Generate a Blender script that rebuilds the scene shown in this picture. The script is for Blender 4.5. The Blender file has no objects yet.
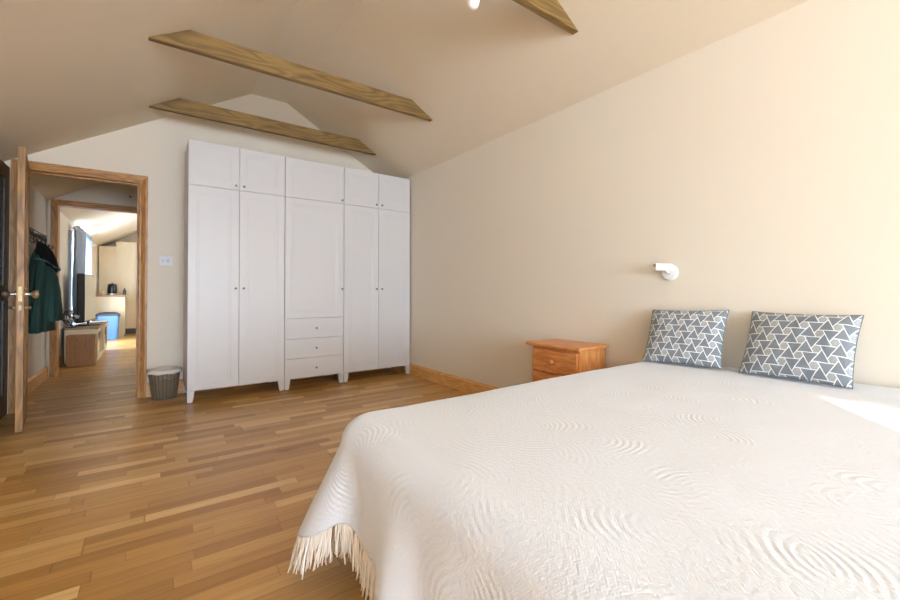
import bpy, bmesh, math, random
from mathutils import Vector, Matrix, noise
random.seed(7)
C = bpy.context.scene.collection
PI = math.pi

# ------------------------------------------------------------------ helpers
def srgb(r, g, b):
    f = lambda c: (c/255/12.92) if c/255 <= .04045 else ((c/255+.055)/1.055)**2.4
    return (f(r), f(g), f(b), 1)

class MB:
    def __init__(s):
        s.v = []; s.f = []; s.uv = None
    def add(s, vs, fs):
        n = len(s.v); s.v += [tuple(v) for v in vs]; s.f += [tuple(i+n for i in f) for f in fs]
        return s
    def box(s, x0, y0, z0, x1, y1, z1, b=0.0):
        x0, x1 = min(x0, x1), max(x0, x1); y0, y1 = min(y0, y1), max(y0, y1); z0, z1 = min(z0, z1), max(z0, z1)
        bm = bmesh.new(); bmesh.ops.create_cube(bm, size=1)
        for v in bm.verts:
            v.co = Vector(((x0+x1)/2+v.co.x*(x1-x0), (y0+y1)/2+v.co.y*(y1-y0), (z0+z1)/2+v.co.z*(z1-z0)))
        if b > 0:
            bmesh.ops.bevel(bm, geom=list(bm.edges), offset=min(b, .45*min(x1-x0, y1-y0, z1-z0)), segments=2, profile=.5, affect='EDGES')
        s.bm(bm); return s
    def bm(s, bm, mat=None):
        bm.verts.index_update()
        vs = [(mat @ v.co) if mat else v.co.copy() for v in bm.verts]
        s.add(vs, [[v.index for v in f.verts] for f in bm.faces]); bm.free(); return s
    def prism(s, poly, axis, a, b):
        # poly: 2D points; axis: extrusion axis (0,1,2); a,b extent
        def P(p, t):
            if axis == 0: return (t, p[0], p[1])
            if axis == 1: return (p[0], t, p[1])
            return (p[0], p[1], t)
        n = len(poly)
        vs = [P(p, a) for p in poly]+[P(p, b) for p in poly]
        fs = [tuple(range(n)), tuple(range(2*n-1, n-1, -1))]+[(i, (i+1) % n, n+(i+1) % n, n+i) for i in range(n)]
        s.add(vs, fs); return s
    def lathe(s, prof, n=24, c=(0, 0, 0), mat=None, close=True):
        # prof: list of (r,z)
        vs = []; fs = []
        for r, z in prof:
            for k in range(n):
                a = 2*PI*k/n; v = Vector((r*math.cos(a), r*math.sin(a), z))
                if mat: v = mat @ v
                vs.append(v+Vector(c))
        for i in range(len(prof)-1):
            for k in range(n):
                fs.append((i*n+k, i*n+(k+1) % n, (i+1)*n+(k+1) % n, (i+1)*n+k))
        if close:
            fs.append(tuple(range(n-1, -1, -1))); fs.append(tuple((len(prof)-1)*n+k for k in range(n)))
        s.add(vs, fs); return s
    def tube(s, pts, r, n=8, closed=False):
        pts = [Vector(p) for p in pts]; m = len(pts); vs = []; fs = []
        rs = r if isinstance(r, (list, tuple)) else [r]*m
        up = None
        for i, p in enumerate(pts):
            if closed: d = pts[(i+1) % m]-pts[i-1]
            else: d = pts[min(i+1, m-1)]-pts[max(i-1, 0)]
            d.normalize()
            if up is None:
                up = Vector((0, 0, 1)) if abs(d.z) < .9 else Vector((1, 0, 0))
            a = d.cross(up)
            if a.length < 1e-6: a = d.orthogonal()
            a.normalize(); b = a.cross(d).normalized(); up = b
            for k in range(n):
                t = 2*PI*k/n; vs.append(p+(a*math.cos(t)+b*math.sin(t))*rs[i])
        R = m if closed else m-1
        for i in range(R):
            for k in range(n):
                j = (i+1) % m
                fs.append((i*n+k, i*n+(k+1) % n, j*n+(k+1) % n, j*n+k))
        if not closed:
            fs.append(tuple(range(n-1, -1, -1))); fs.append(tuple((m-1)*n+k for k in range(n)))
        s.add(vs, fs); return s
    def build(s, name, mat, parent=None, smooth=False, loc=None, shade=None):
        me = bpy.data.meshes.new(name); me.from_pydata([tuple(v) for v in s.v], [], s.f); me.validate()
        bm = bmesh.new(); bm.from_mesh(me); bmesh.ops.recalc_face_normals(bm, faces=list(bm.faces)); bm.to_mesh(me); bm.free()
        if s.uv:
            L = me.uv_layers.new(name='UVMap')
            for lp in me.loops: L.data[lp.index].uv = s.uv[lp.vertex_index]
        if smooth:
            for p in me.polygons: p.use_smooth = True
            if shade:
                me.set_sharp_from_angle(angle=math.radians(shade))
        o = bpy.data.objects.new(name, me); C.objects.link(o)
        if mat: me.materials.append(mat)
        if parent: o.parent = parent
        if loc: o.location = loc
        return o

def tag(o, label=None, cat=None, group=None, kind=None):
    for k, v in (('label', label), ('category', cat), ('group', group), ('kind', kind)):
        if v: o[k] = v
    return o
def thing(name, label, cat, loc=(0, 0, 0), rz=0, group=None):
    o = bpy.data.objects.new(name, None); C.objects.link(o); o.location = loc; o.rotation_euler = (0, 0, rz)
    o.empty_display_size = .1
    return tag(o, label, cat, group)
def struct(name, mb, m, parent=None, smooth=False):
    o = mb.build(name, m, parent, smooth)
    if not parent: o['kind'] = 'structure'
    return o

# ------------------------------------------------------------------ materials
def newmat(name):
    m = bpy.data.materials.new(name); m.use_nodes = True
    nt = m.node_tree; b = nt.nodes['Principled BSDF']
    return m, nt, b
def plain(name, col, rough=.5, metal=0, bump=0, bscale=200, trans=0, coat=0, sss=0):
    m, nt, b = newmat(name)
    b.inputs['Base Color'].default_value = col; b.inputs['Roughness'].default_value = rough; b.inputs['Metallic'].default_value = metal
    if trans: b.inputs['Transmission Weight'].default_value = trans
    if coat: b.inputs['Coat Weight'].default_value = coat
    tc = nt.nodes.new('ShaderNodeTexCoord'); n = nt.nodes.new('ShaderNodeTexNoise'); n.inputs['Scale'].default_value = bscale; n.inputs['Detail'].default_value = 4
    nt.links.new(tc.outputs['Object'], n.inputs['Vector'])
    mx = nt.nodes.new('ShaderNodeMix'); mx.data_type = 'RGBA'; mx.blend_type = 'MULTIPLY'; mx.inputs[0].default_value = .06
    mx.inputs['A'].default_value = col; nt.links.new(n.outputs['Color'], mx.inputs['B'])
    if not metal: nt.links.new(mx.outputs['Result'], b.inputs['Base Color'])
    if bump:
        bp = nt.nodes.new('ShaderNodeBump'); bp.inputs['Strength'].default_value = bump; bp.inputs['Distance'].default_value = .002
        nt.links.new(n.outputs['Fac'], bp.inputs['Height']); nt.links.new(bp.outputs['Normal'], b.inputs['Normal'])
    return m

class NG:
    def __init__(s, nt): s.nt = nt
    def m(s, op, a, b=None, c=None):
        n = s.nt.nodes.new('ShaderNodeMath'); n.operation = op
        for i, x in enumerate((a, b, c)):
            if x is None: continue
            if isinstance(x, (int, float)): n.inputs[i].default_value = x
            else: s.nt.links.new(x, n.inputs[i])
        return n.outputs[0]
    def comb(s, x, y, z=0):
        n = s.nt.nodes.new('ShaderNodeCombineXYZ')
        for i, v in enumerate((x, y, z)):
            if isinstance(v, (int, float)): n.inputs[i].default_value = v
            else: s.nt.links.new(v, n.inputs[i])
        return n.outputs[0]
    def sep(s, v):
        n = s.nt.nodes.new('ShaderNodeSeparateXYZ'); s.nt.links.new(v, n.inputs[0]); return n.outputs
    def noise(s, v, scale, detail=4, rough=.5, dist=0):
        n = s.nt.nodes.new('ShaderNodeTexNoise'); n.inputs['Scale'].default_value = scale; n.inputs['Detail'].default_value = detail
        n.inputs['Roughness'].default_value = rough; n.inputs['Distortion'].default_value = dist
        s.nt.links.new(v, n.inputs['Vector']); return n.outputs['Fac']
    def ramp(s, v, stops):
        n = s.nt.nodes.new('ShaderNodeValToRGB'); cr = n.color_ramp
        while len(cr.elements) > 1: cr.elements.remove(cr.elements[-1])
        cr.elements[0].position = stops[0][0]; cr.elements[0].color = stops[0][1]
        for p, c in stops[1:]:
            e = cr.elements.new(p); e.color = c
        s.nt.links.new(v, n.inputs[0]); return n.outputs[0]
    def mix(s, f, a, b, mode='MIX'):
        n = s.nt.nodes.new('ShaderNodeMix'); n.data_type = 'RGBA'; n.blend_type = mode
        for k, x in ((0, f), ('A', a), ('B', b)):
            if isinstance(x, (int, float, tuple)): n.inputs[k].default_value = x
            else: s.nt.links.new(x, n.inputs[k])
        return n.outputs['Result']
    def bump(s, h, strength, dist=.002):
        n = s.nt.nodes.new('ShaderNodeBump'); n.inputs['Strength'].default_value = strength; n.inputs['Distance'].default_value = dist
        s.nt.links.new(h, n.inputs['Height']); return n.outputs['Normal']

def wood(name, dark, light, axis=0, knots=0.0, rough=.45, ring=14, knotcol=(60, 32, 14), seed=0.0, grain=.5):
    m, nt, b = newmat(name); g = NG(nt)
    tc = nt.nodes.new('ShaderNodeTexCoord'); x, y, z = g.sep(tc.outputs['Object'])
    c = [x, y, z]; L = c[axis]; A, B = [c[i] for i in range(3) if i != axis]
    st = g.comb(g.m('MULTIPLY_ADD', L, .8, seed), A, B)
    warp = g.noise(st, 3.0, 2)
    v = g.comb(g.m('MULTIPLY_ADD', L, .12, seed), g.m('MULTIPLY_ADD', warp, .05, A), g.m('MULTIPLY_ADD', warp, .05, B))
    n1 = g.noise(v, ring, 2, .5)
    rings = g.m('FRACT', g.m('MULTIPLY', n1, 9.0))
    tri = g.m('ABSOLUTE', g.m('SUBTRACT', rings, .5))
    fine = g.noise(g.comb(g.m('MULTIPLY', L, 5), g.m('MULTIPLY', A, 150), g.m('MULTIPLY', B, 150)), 1.0, 3, .6)
    f = g.m('ADD', g.m('MULTIPLY', tri, 1.1*grain+.3), g.m('MULTIPLY', fine, .45))
    f = g.m('ADD', f, g.m('MULTIPLY', g.m('SUBTRACT', warp, .5), .5))
    col = g.ramp(f, [(.15, srgb(*dark)), (.85, srgb(*light))])
    if knots:
        vn = nt.nodes.new('ShaderNodeTexVoronoi'); vn.inputs['Scale'].default_value = knots
        vn.inputs['Randomness'].default_value = 1
        nt.links.new(g.comb(g.m('MULTIPLY', L, .55), A, B), vn.inputs['Vector'])
        k = g.ramp(vn.outputs['Distance'], [(.03, (1, 1, 1, 1)), (.10, (.35, .35, .35, 1)), (.2, (0, 0, 0, 1))])
        col = g.mix(k, col, srgb(*knotcol))
    nt.links.new(col, b.inputs['Base Color']); b.inputs['Roughness'].default_value = rough
    nt.links.new(g.bump(fine, .12, .001), b.inputs['Normal'])
    return m

WALLC = srgb(229, 221, 206)
M_wall = plain('cream_emulsion', WALLC, .85, bump=.15, bscale=160)
M_ceil = plain('cream_ceiling_paint', srgb(227, 215, 194), .9, bump=.1, bscale=120)
M_white = plain('white_foil_cabinet', srgb(209, 209, 211), .38)
M_dgap = plain('shadow_gap_grey', srgb(90, 84, 78), .8)
M_metal = plain('brushed_nickel', srgb(218, 214, 206), .35, 1)
M_dmetal = plain('dark_nickel', srgb(120, 116, 110), .35, 1)
M_wplast = plain('white_plastic', srgb(240, 240, 240), .35)
M_black = plain('black_plastic', srgb(14, 14, 15), .3)
M_blackwire = plain('black_iron', srgb(22, 20, 20), .5)
ARCH = ((146, 96, 46), (202, 150, 84))
M_pine = {a: wood('varnished_pine_%s' % 'xyz'[a], ARCH[0], ARCH[1], a, knots=2.2, rough=.4, knotcol=(112, 66, 30), seed=a*3.1) for a in range(3)}
M_skirt = {a: wood('pine_skirting_%s' % 'xyz'[a], (206, 150, 84), (238, 192, 124), a, knots=5.0, rough=.38, knotcol=(110, 58, 22), seed=5+a) for a in range(2)}
M_door = wood('oak_door_leaf', (124, 86, 42), (184, 138, 76), 2, 0, .45, ring=9, grain=.8)
M_beam = wood('treated_softwood_beam', (104, 79, 40), (158, 127, 72), 0, knots=2.4, rough=.6, ring=8, knotcol=(84, 60, 30))
M_stand = {a: wood('orange_pine_%s' % 'xyz'[a], (196, 122, 62), (236, 170, 106), a, knots=6.0, rough=.35, knotcol=(84, 38, 14), seed=9+a, ring=12) for a in range(3)}

def floor_mat():
    m, nt, b = newmat('oak_strip_floor'); g = NG(nt)
    tc = nt.nodes.new('ShaderNodeTexCoord'); x, y, z = g.sep(tc.outputs['Object'])
    W = .068
    row = g.m('FLOOR', g.m('DIVIDE', y, W))
    wn = nt.nodes.new('ShaderNodeTexWhiteNoise'); wn.noise_dimensions = '1D'; nt.links.new(row, wn.inputs['W'])
    r0 = wn.outputs['Value']
    Ls = g.m('MULTIPLY_ADD', r0, .22, .36)
    u = g.m('ADD', g.m('DIVIDE', x, Ls), g.m('MULTIPLY', r0, 37.3))
    u = g.m('ADD', u, g.m('MULTIPLY', g.m('SINE', g.m('MULTIPLY', u, 1.7)), .28))
    col_i = g.m('FLOOR', u)
    w2 = nt.nodes.new('ShaderNodeTexWhiteNoise'); w2.noise_dimensions = '2D'; nt.links.new(g.comb(row, col_i), w2.inputs['Vector'])
    rnd = w2.outputs['Value']
    base = g.ramp(rnd, [(0, srgb(166, 122, 62)), (.25, srgb(188, 143, 80)), (.6, srgb(197, 154, 90)), (.85, srgb(207, 167, 104)), (1, srgb(226, 192, 134))])
    off = g.m('MULTIPLY', rnd, 91.0)
    gx = g.m('MULTIPLY_ADD', x, 1.0, off)
    warp = g.noise(g.comb(gx, y, off), 3.0, 3)
    gr = g.noise(g.comb(g.m('MULTIPLY', gx, 1.6), g.m('MULTIPLY_ADD', warp, 3.0, g.m('MULTIPLY', y, 42)), off), 1.4, 5, .62)
    fine = g.noise(g.comb(g.m('MULTIPLY', gx, 10), g.m('MULTIPLY', y, 330), off), 1.0, 2, .6)
    k = g.m('ADD', g.m('MULTIPLY', gr, .75), g.m('MULTIPLY', fine, .25))
    gcol = g.ramp(k, [(.25, (.60, .52, .42, 1)), (.5, (.95, .93, .9, 1)), (.75, (1.1, 1.08, 1.04, 1))])
    col = g.mix(.85, base, gcol, 'MULTIPLY')
    kn = nt.nodes.new('ShaderNodeTexVoronoi'); kn.inputs['Scale'].default_value = 2.2
    nt.links.new(g.comb(g.m('MULTIPLY', x, .5), y, 0), kn.inputs['Vector'])
    kk = g.ramp(kn.outputs['Distance'], [(.01, (.8, .8, .8, 1)), (.05, (.25, .25, .25, 1)), (.09, (0, 0, 0, 1))])
    col = g.mix(kk, col, srgb(96, 60, 30))
    # seams
    fy = g.m('ABSOLUTE', g.m('SUBTRACT', g.m('FRACT', g.m('DIVIDE', y, W)), .5))
    fx = g.m('ABSOLUTE', g.m('SUBTRACT', g.m('FRACT', u), .5))
    sy = g.m('GREATER_THAN', fy, .488); sx = g.m('GREATER_THAN', fx, .4965)
    seam = g.m('MAXIMUM', sy, sx)
    col = g.mix(g.m('MULTIPLY', seam, .45), col, srgb(95, 62, 34))
    # every third joint is a board edge
    f3 = g.m('ABSOLUTE', g.m('SUBTRACT', g.m('FRACT', g.m('DIVIDE', y, W*3)), .5))
    s3 = g.m('GREATER_THAN', f3, .4945)
    col = g.mix(g.m('MULTIPLY', s3, .6), col, srgb(70, 44, 24))
    nt.links.new(col, b.inputs['Base Color'])
    ro = g.m('MULTIPLY_ADD', k, .14, .25)
    nt.links.new(ro, b.inputs['Roughness'])
    h = g.m('SUBTRACT', g.m('MULTIPLY', k, .15), g.m('MULTIPLY', g.m('MAXIMUM', seam, s3), .6))
    nt.links.new(g.bump(h, .25, .001), b.inputs['Normal'])
    return m
M_floor = floor_mat()

def spread_mat():
    m, nt, b = newmat('white_matelasse_cotton'); g = NG(nt)
    uvn = nt.nodes.new('ShaderNodeUVMap'); uvn.uv_map = 'UVMap'
    x, y, z = g.sep(uvn.outputs[0])
    wv = g.noise(uvn.outputs[0], 2.5, 2)
    vx = g.m('MULTIPLY_ADD', wv, .10, x); vy = g.m('MULTIPLY_ADD', wv, -.10, y)
    vo = nt.nodes.new('ShaderNodeTexVoronoi'); vo.voronoi_dimensions = '2D'; vo.inputs['Scale'].default_value = 6.5
    vo.inputs['Randomness'].default_value = .85
    nt.links.new(g.comb(vx, vy), vo.inputs['Vector'])
    px, py, pz = g.sep(vo.outputs['Position'])      # cell centre (scaled)
    cr, cg, cb = g.sep(vo.outputs['Color'])
    dx = g.m('SUBTRACT', g.m('MULTIPLY', vx, 1.0), px); dy = g.m('SUBTRACT', vy, py)
    # arcs struck from a point off the cell's centre, turned at random -> fans of leaf ribs
    an = g.m('MULTIPLY', cr, 6.283)
    ox = g.m('MULTIPLY', g.m('COSINE', an), .10); oy = g.m('MULTIPLY', g.m('SINE', an), .10)
    ex = g.m('ADD', dx, ox); ey = g.m('MULTIPLY', g.m('ADD', dy, oy), g.m('MULTIPLY_ADD', cg, .5, .65))
    r = g.m('SQRT', g.m('ADD', g.m('MULTIPLY', ex, ex), g.m('MULTIPLY', ey, ey)))
    arcs = g.m('MULTIPLY_ADD', g.m('SINE', g.m('MULTIPLY', r, 420)), .5, .5)
    amp = g.m('SMOOTH_MIN', g.m('MULTIPLY_ADD', cb, 1.0, .15), 1.0, .1)
    edge = g.ramp(vo.outputs['Distance'], [(.1, (1, 1, 1, 1)), (.6, (.15, .15, .15, 1))])
    arcs = g.m('MULTIPLY', g.m('MULTIPLY', arcs, amp), edge)
    weave = g.m('MULTIPLY', g.m('SINE', g.m('MULTIPLY', g.m('ADD', x, y), 900)), .5)
    weave2 = g.m('MULTIPLY', g.m('SINE', g.m('MULTIPLY', g.m('SUBTRACT', x, y), 900)), .5)
    puck = g.noise(uvn.outputs[0], 95, 3, .6)
    h = g.m('ADD', g.m('MULTIPLY', arcs, .52), g.m('ADD', g.m('MULTIPLY', puck, .9), g.m('MULTIPLY', g.m('ADD', weave, weave2), .08)))
    nt.links.new(g.bump(h, .6, .0042), b.inputs['Normal'])
    b.inputs['Base Color'].default_value = srgb(217, 225, 238); b.inputs['Roughness'].default_value = .9
    b.inputs['Sheen Weight'].default_value = .15
    return m
M_spread = spread_mat()
M_fringe = plain('cotton_fringe', srgb(232, 225, 216), .95)

def cushion_mat(name, ox, oy, rot):
    m, nt, b = newmat(name); g = NG(nt)
    uvn = nt.nodes.new('ShaderNodeUVMap'); uvn.uv_map = 'UVMap'
    x0, y0, _ = g.sep(uvn.outputs[0])
    cr, sr = math.cos(rot), math.sin(rot)
    X = g.m('ADD', g.m('ADD', g.m('MULTIPLY', x0, cr), g.m('MULTIPLY', y0, -sr)), ox)
    Y = g.m('ADD', g.m('ADD', g.m('MULTIPLY', x0, sr), g.m('MULTIPLY', y0, cr)), oy)
    hb = .0190                 # hexagon side; the triangles are larger
    a = .0595; L = math.sqrt(a*a+3*hb*hb); phi = math.atan2(hb*math.sqrt(3), a)
    # lattice vectors, triangle edges along x
    t1 = (L*math.cos(phi), L*math.sin(phi)); 
    # work in lattice frame: rotate by -phi so lattice vector lies on x'
    c, s_ = math.cos(-phi), math.sin(-phi)
    XL = g.m('ADD', g.m('MULTIPLY', X, c), g.m('MULTIPLY', Y, -s_)); YL = g.m('ADD', g.m('MULTIPLY', X, s_), g.m('MULTIPLY', Y, c))
    def fold(offx, offy):
        def cand(sx, sy):
            u = g.m('SUBTRACT', XL, offx+sx); v = g.m('SUBTRACT', YL, offy+sy)
            u = g.m('SUBTRACT', u, g.m('MULTIPLY', g.m('ROUND', g.m('DIVIDE', u, L)), L))
            H = L*math.sqrt(3)
            v = g.m('SUBTRACT', v, g.m('MULTIPLY', g.m('ROUND', g.m('DIVIDE', v, H)), H))
            return u, v, g.m('ADD', g.m('MULTIPLY', u, u), g.m('MULTIPLY', v, v))
        u1, v1, d1 = cand(0, 0); u2, v2, d2 = cand(L/2, L*math.sqrt(3)/2)
        sel = g.m('LESS_THAN', d2, d1)
        u = g.m('ADD', u1, g.m('MULTIPLY', sel, g.m('SUBTRACT', u2, u1))); v = g.m('ADD', v1, g.m('MULTIPLY', sel, g.m('SUBTRACT', v2, v1)))
        # back to pattern frame
        c2, s2 = math.cos(phi), math.sin(phi)
        return g.m('ADD', g.m('MULTIPLY', u, c2), g.m('MULTIPLY', v, -s2)), g.m('ADD', g.m('MULTIPLY', u, s2), g.m('MULTIPLY', v, c2))
    def poly(px, py, angs, rad):
        r = None
        for an in angs:
            t = g.m('ADD', g.m('MULTIPLY', px, math.cos(an)), g.m('MULTIPLY', py, math.sin(an)))
            r = t if r is None else g.m('MAXIMUM', r, t)
        return g.m('SUBTRACT', r, rad)
    hx, hy = fold(0, 0)
    dh = poly(hx, hy, [PI/2+k*PI/3 for k in range(6)], hb*math.sqrt(3)/2)
    r3 = a/(2*math.sqrt(3))
    ux, uy = fold(L/2, L/(2*math.sqrt(3)))
    vx, vy = fold(L/2, -L/(2*math.sqrt(3)))
    du = poly(ux, uy, [-PI/2+k*2*PI/3 for k in range(3)], r3)
    dv = poly(vx, vy, [PI/2+k*2*PI/3 for k in range(3)], r3)
    dt = g.m('MINIMUM', du, dv); dm = g.m('MINIMUM', dt, dh)
    line = g.m('GREATER_THAN', dm, -.0017)
    ishex = g.m('LESS_THAN', dh, dt)
    nz = g.noise(uvn.outputs[0], 240, 2, .7)
    tri = g.ramp(nz, [(.3, srgb(112, 121, 130)), (.7, srgb(130, 139, 148))]); hexc = g.ramp(nz, [(.35, srgb(140, 147, 151)), (.65, srgb(176, 181, 184))])
    col = g.mix(ishex, tri, hexc); col = g.mix(line, col, srgb(232, 235, 238))
    nt.links.new(col, b.inputs['Base Color']); b.inputs['Roughness'].default_value = .9
    nt.links.new(g.bump(nz, .3, .001), b.inputs['Normal'])
    return m

# ------------------------------------------------------------------ setting
XL, XR, YN, YF = -.95, 2.49, -4.4, 4.76
RX0, RX1, RZ = .855, 1.217, 3.066
EL = RZ-.583*(RX0-XL); ER = RZ-.575*(XR-RX1)
YH, YB, YE = 6.5, 6.62, 12.7
def gz(x):   # ceiling height at x
    if x < RX0: return RZ-.583*(RX0-x)
    if x > RX1: return RZ-.575*(x-RX1)
    return RZ
T = .12
struct('floor', MB().box(XL-T, YN-T, -.1, XR+T, YE+T, 0), M_floor)
inner = [(XL, gz(XL)), (RX0, RZ), (RX1, RZ), (XR, gz(XR))]
outer = [(XR+T, gz(XR)-.07), (XR+T, gz(XR)+.1), (RX1, RZ+.16), (RX0, RZ+.16), (XL-T, gz(XL)+.1), (XL-T, gz(XL)-.07), (XL, gz(XL)-.001)]
cm = MB()
for (p, q, P, Q) in ((inner[0], inner[1], (XL-T, gz(XL)+.1), (RX0, RZ+.16)), (inner[1], inner[2], (RX0, RZ+.16), (RX1, RZ+.16)), (inner[2], inner[3], (RX1, RZ+.16), (XR+T, gz(XR)+.1))):
    cm.prism([p, q, Q, P], 1, YN-T, YE+T)
cm.prism([(XL-T, gz(XL)), (XL, gz(XL)), (XL-T, gz(XL)+.1)], 1, YN-T, YE+T); cm.prism([(XR+T, gz(XR)), (XR, gz(XR)), (XR+T, gz(XR)+.1)], 1, YN-T, YE+T)
struct('ceiling', cm, M_ceil)
RW0, RW1 = 8.7, 9.4  # opening of the added lounge window
struct('wall_right', MB().box(XR, YN-T, 0, XR+T, RW0, gz(XR)).box(XR, RW1, 0, XR+T, YE+T, gz(XR)).box(XR, RW0, 0, XR+T, RW1, 1.2).box(XR, RW0, 1.85, XR+T, RW1, gz(XR)), M_wall)
# left wall, with the balcony door opening of the far room
WY0, WY1, WZ1 = 8.40, 10.2, 1.88
LW0, LW1 = -2.10, -1.775  # slot opening added for the sun band on the bed
wl = MB().box(XL-T, YN-T, 0, XL, LW0, gz(XL)).box(XL-T, LW1, 0, XL, WY0, gz(XL)).box(XL-T, LW0, 0, XL, LW1, 1.2).box(XL-T, LW0, 1.95, XL, LW1, gz(XL)).box(XL-T, WY1, 0, XL, YE+T, gz(XL)).box(XL-T, WY0, WZ1, XL, WY1, gz(XL))
struct('wall_left', wl, M_wall)
def gable(y0, y1, holes, xa=XL, xb=XR):
    # wall under the vault with rectangular holes (x0,x1,z0,z1), x-sorted, strip by strip
    mb = MB(); xs = sorted({xa, xb, *[v for v in (RX0, RX1) if xa < v < xb], *[h[0] for h in holes], *[h[1] for h in holes]})
    for a, b in zip(xs[:-1], xs[1:]):
        mid = (a+b)/2; hs = [h for h in holes if h[0] < mid < h[1]]
        if not hs: mb.prism([(a, 0), (b, 0), (b, gz(b)), (a, gz(a))], 1, y0, y1)
        else:
            h = hs[0]
            if h[2] > 0: mb.prism([(a, 0), (b, 0), (b, h[2]), (a, h[2])], 1, y0, y1)
            mb.prism([(a, h[3]), (b, h[3]), (b, gz(b)), (a, gz(a))], 1, y0, y1)
    return mb
DX0, DX1, DZ = -.84, -.09, 1.972
struct('wall_far', gable(YF, YF+T, [(DX0-.012, DX1+.012, 0, DZ+.012)]), M_wall)
struct('wall_hall', gable(YH, YB, [(DX0-.034, DX1+.012, 0, DZ+.012)]), M_wall)
struct('wall_end', gable(YE, YE+T, []), M_wall)
NW = (-.85, 1.45, .3, 2.15)  # invented opening behind the camera, lets daylight in
struct('wall_near', gable(YN-T, YN, [NW]), M_wall)
struct('wall_passage', MB().prism([(YF+T, 0), (YH, 0), (YH, gz(.35)), (YF+T, gz(.35))], 0, .35, .45), M_wall)
d2 = bpy.data.objects.new('added_dark_panel', None); C.objects.link(d2); d2['kind'] = 'structure'; d2.location = (XL+.001, 3.815, 0)  # added dark panel, stands in for a near-black strip on this wall
M_dark = wood('dark_panel_wood', (34, 23, 12), (52, 37, 20), 2, 0, .35)
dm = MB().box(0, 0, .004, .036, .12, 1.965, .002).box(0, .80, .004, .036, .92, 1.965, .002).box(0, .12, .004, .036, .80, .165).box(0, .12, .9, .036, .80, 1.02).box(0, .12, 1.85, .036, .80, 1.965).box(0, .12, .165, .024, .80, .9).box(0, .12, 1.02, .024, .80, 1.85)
dm.build('door_leaf', M_dark, d2)  # board of the added dark panel, shaped like a door leaf
MB().box(.0362, .02, .165, .0378, .90, .172).build('pale_line_strip', plain('dull_brass_strip', srgb(120, 104, 80), .35, 1), d2)  # strip added for the pale line low on the dark panel
# near window frame, invented behind the camera to supply daylight
def window(name, x0, x1, z0, z1, y, mull):
    w = bpy.data.objects.new(name, None); C.objects.link(w); w['kind'] = 'structure'; w.location = (0, y, 0)
    f = MB(); t = .05
    f.box(x0, -.03, z0, x0+t, .03, z1).box(x1-t, -.03, z0, x1, .03, z1).box(x0, -.03, z0, x1, .03, z0+t).box(x0, -.03, z1-t, x1, .03, z1)
    for mx in mull: f.box(mx-.03, -.03, z0, mx+.03, .03, z1)
    f.build('window_frame', M_wplast, w)
window('added_window_near', *NW, YN-.06, [-.1, .7])
w3 = bpy.data.objects.new('added_window_left', None); C.objects.link(w3); w3['kind'] = 'structure'; w3.location = (XL-.06, 0, 0)  # invented unseen window, sized to land the sun band on the bed
MB().box(-.03, LW0, 1.2, .03, LW0+.04, 1.95).box(-.03, LW1-.04, 1.2, .03, LW1, 1.95).box(-.03, LW0+.04, 1.2, .03, LW1-.04, 1.24).box(-.03, LW0+.04, 1.91, .03, LW1-.04, 1.95).build('window_frame', M_wplast, w3)
# far room window on the left wall
w2 = bpy.data.objects.new('window_2', None); C.objects.link(w2); w2['kind'] = 'structure'; w2.location = (XL-.06, 0, 0)
f = MB(); t = .05
f.box(-.03, WY0, 0.0, .03, WY0+t, WZ1).box(-.03, WY1-t, 0.0, .03, WY1, WZ1).box(-.03, WY0, WZ1-t, .03, WY1, WZ1).box(-.03, WY0, 0.0, .03, WY1, t).box(-.03, 9.1, 0, .03, 9.15, WZ1)
f.build('window_frame', M_wplast, w2)
w4 = bpy.data.objects.new('added_window_lounge', None); C.objects.link(w4); w4['kind'] = 'structure'; w4.location = (XR+.06, 0, 0)  # unseen window added to brighten the lounge and passage
MB().box(-.03, RW0, 1.2, .03, RW0+.05, 1.85).box(-.03, RW1-.05, 1.2, .03, RW1, 1.85).box(-.03, RW0+.05, 1.2, .03, RW1-.05, 1.25).box(-.03, RW0+.05, 1.8, .03, RW1-.05, 1.85).build('window_frame', M_wplast, w4)

# skirting boards
def skirt(name, axis, a, b, face, sgn, h=.132):
    # axis 0 runs along x at y=face; axis 1 runs along y at x=face; sgn: direction away from wall
    t = .018; prof = [(0, 0), (t, 0), (t, h-.022), (t*.55, h-.008), (t*.4, h), (0, h)]
    pr = [(face+sgn*p[0], p[1]) for p in prof]
    mb = MB()
    if axis == 1: mb.prism(pr, 1, a, b)
    else: mb.prism(pr, 0, a, b)
    struct(name, mb, M_skirt[axis])
skirt('baseboard_right', 1, YN, YF, XR, -1)
skirt('baseboard_far', 0, DX1+.075, XR-.02, YF, -1)
skirt('baseboard_left', 1, YN, 3.81, XL, 1)
skirt('baseboard_hall', 1, YF+T, YH, XL, 1)
skirt('baseboard_lounge', 1, YB, WY0, XL, 1)

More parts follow.
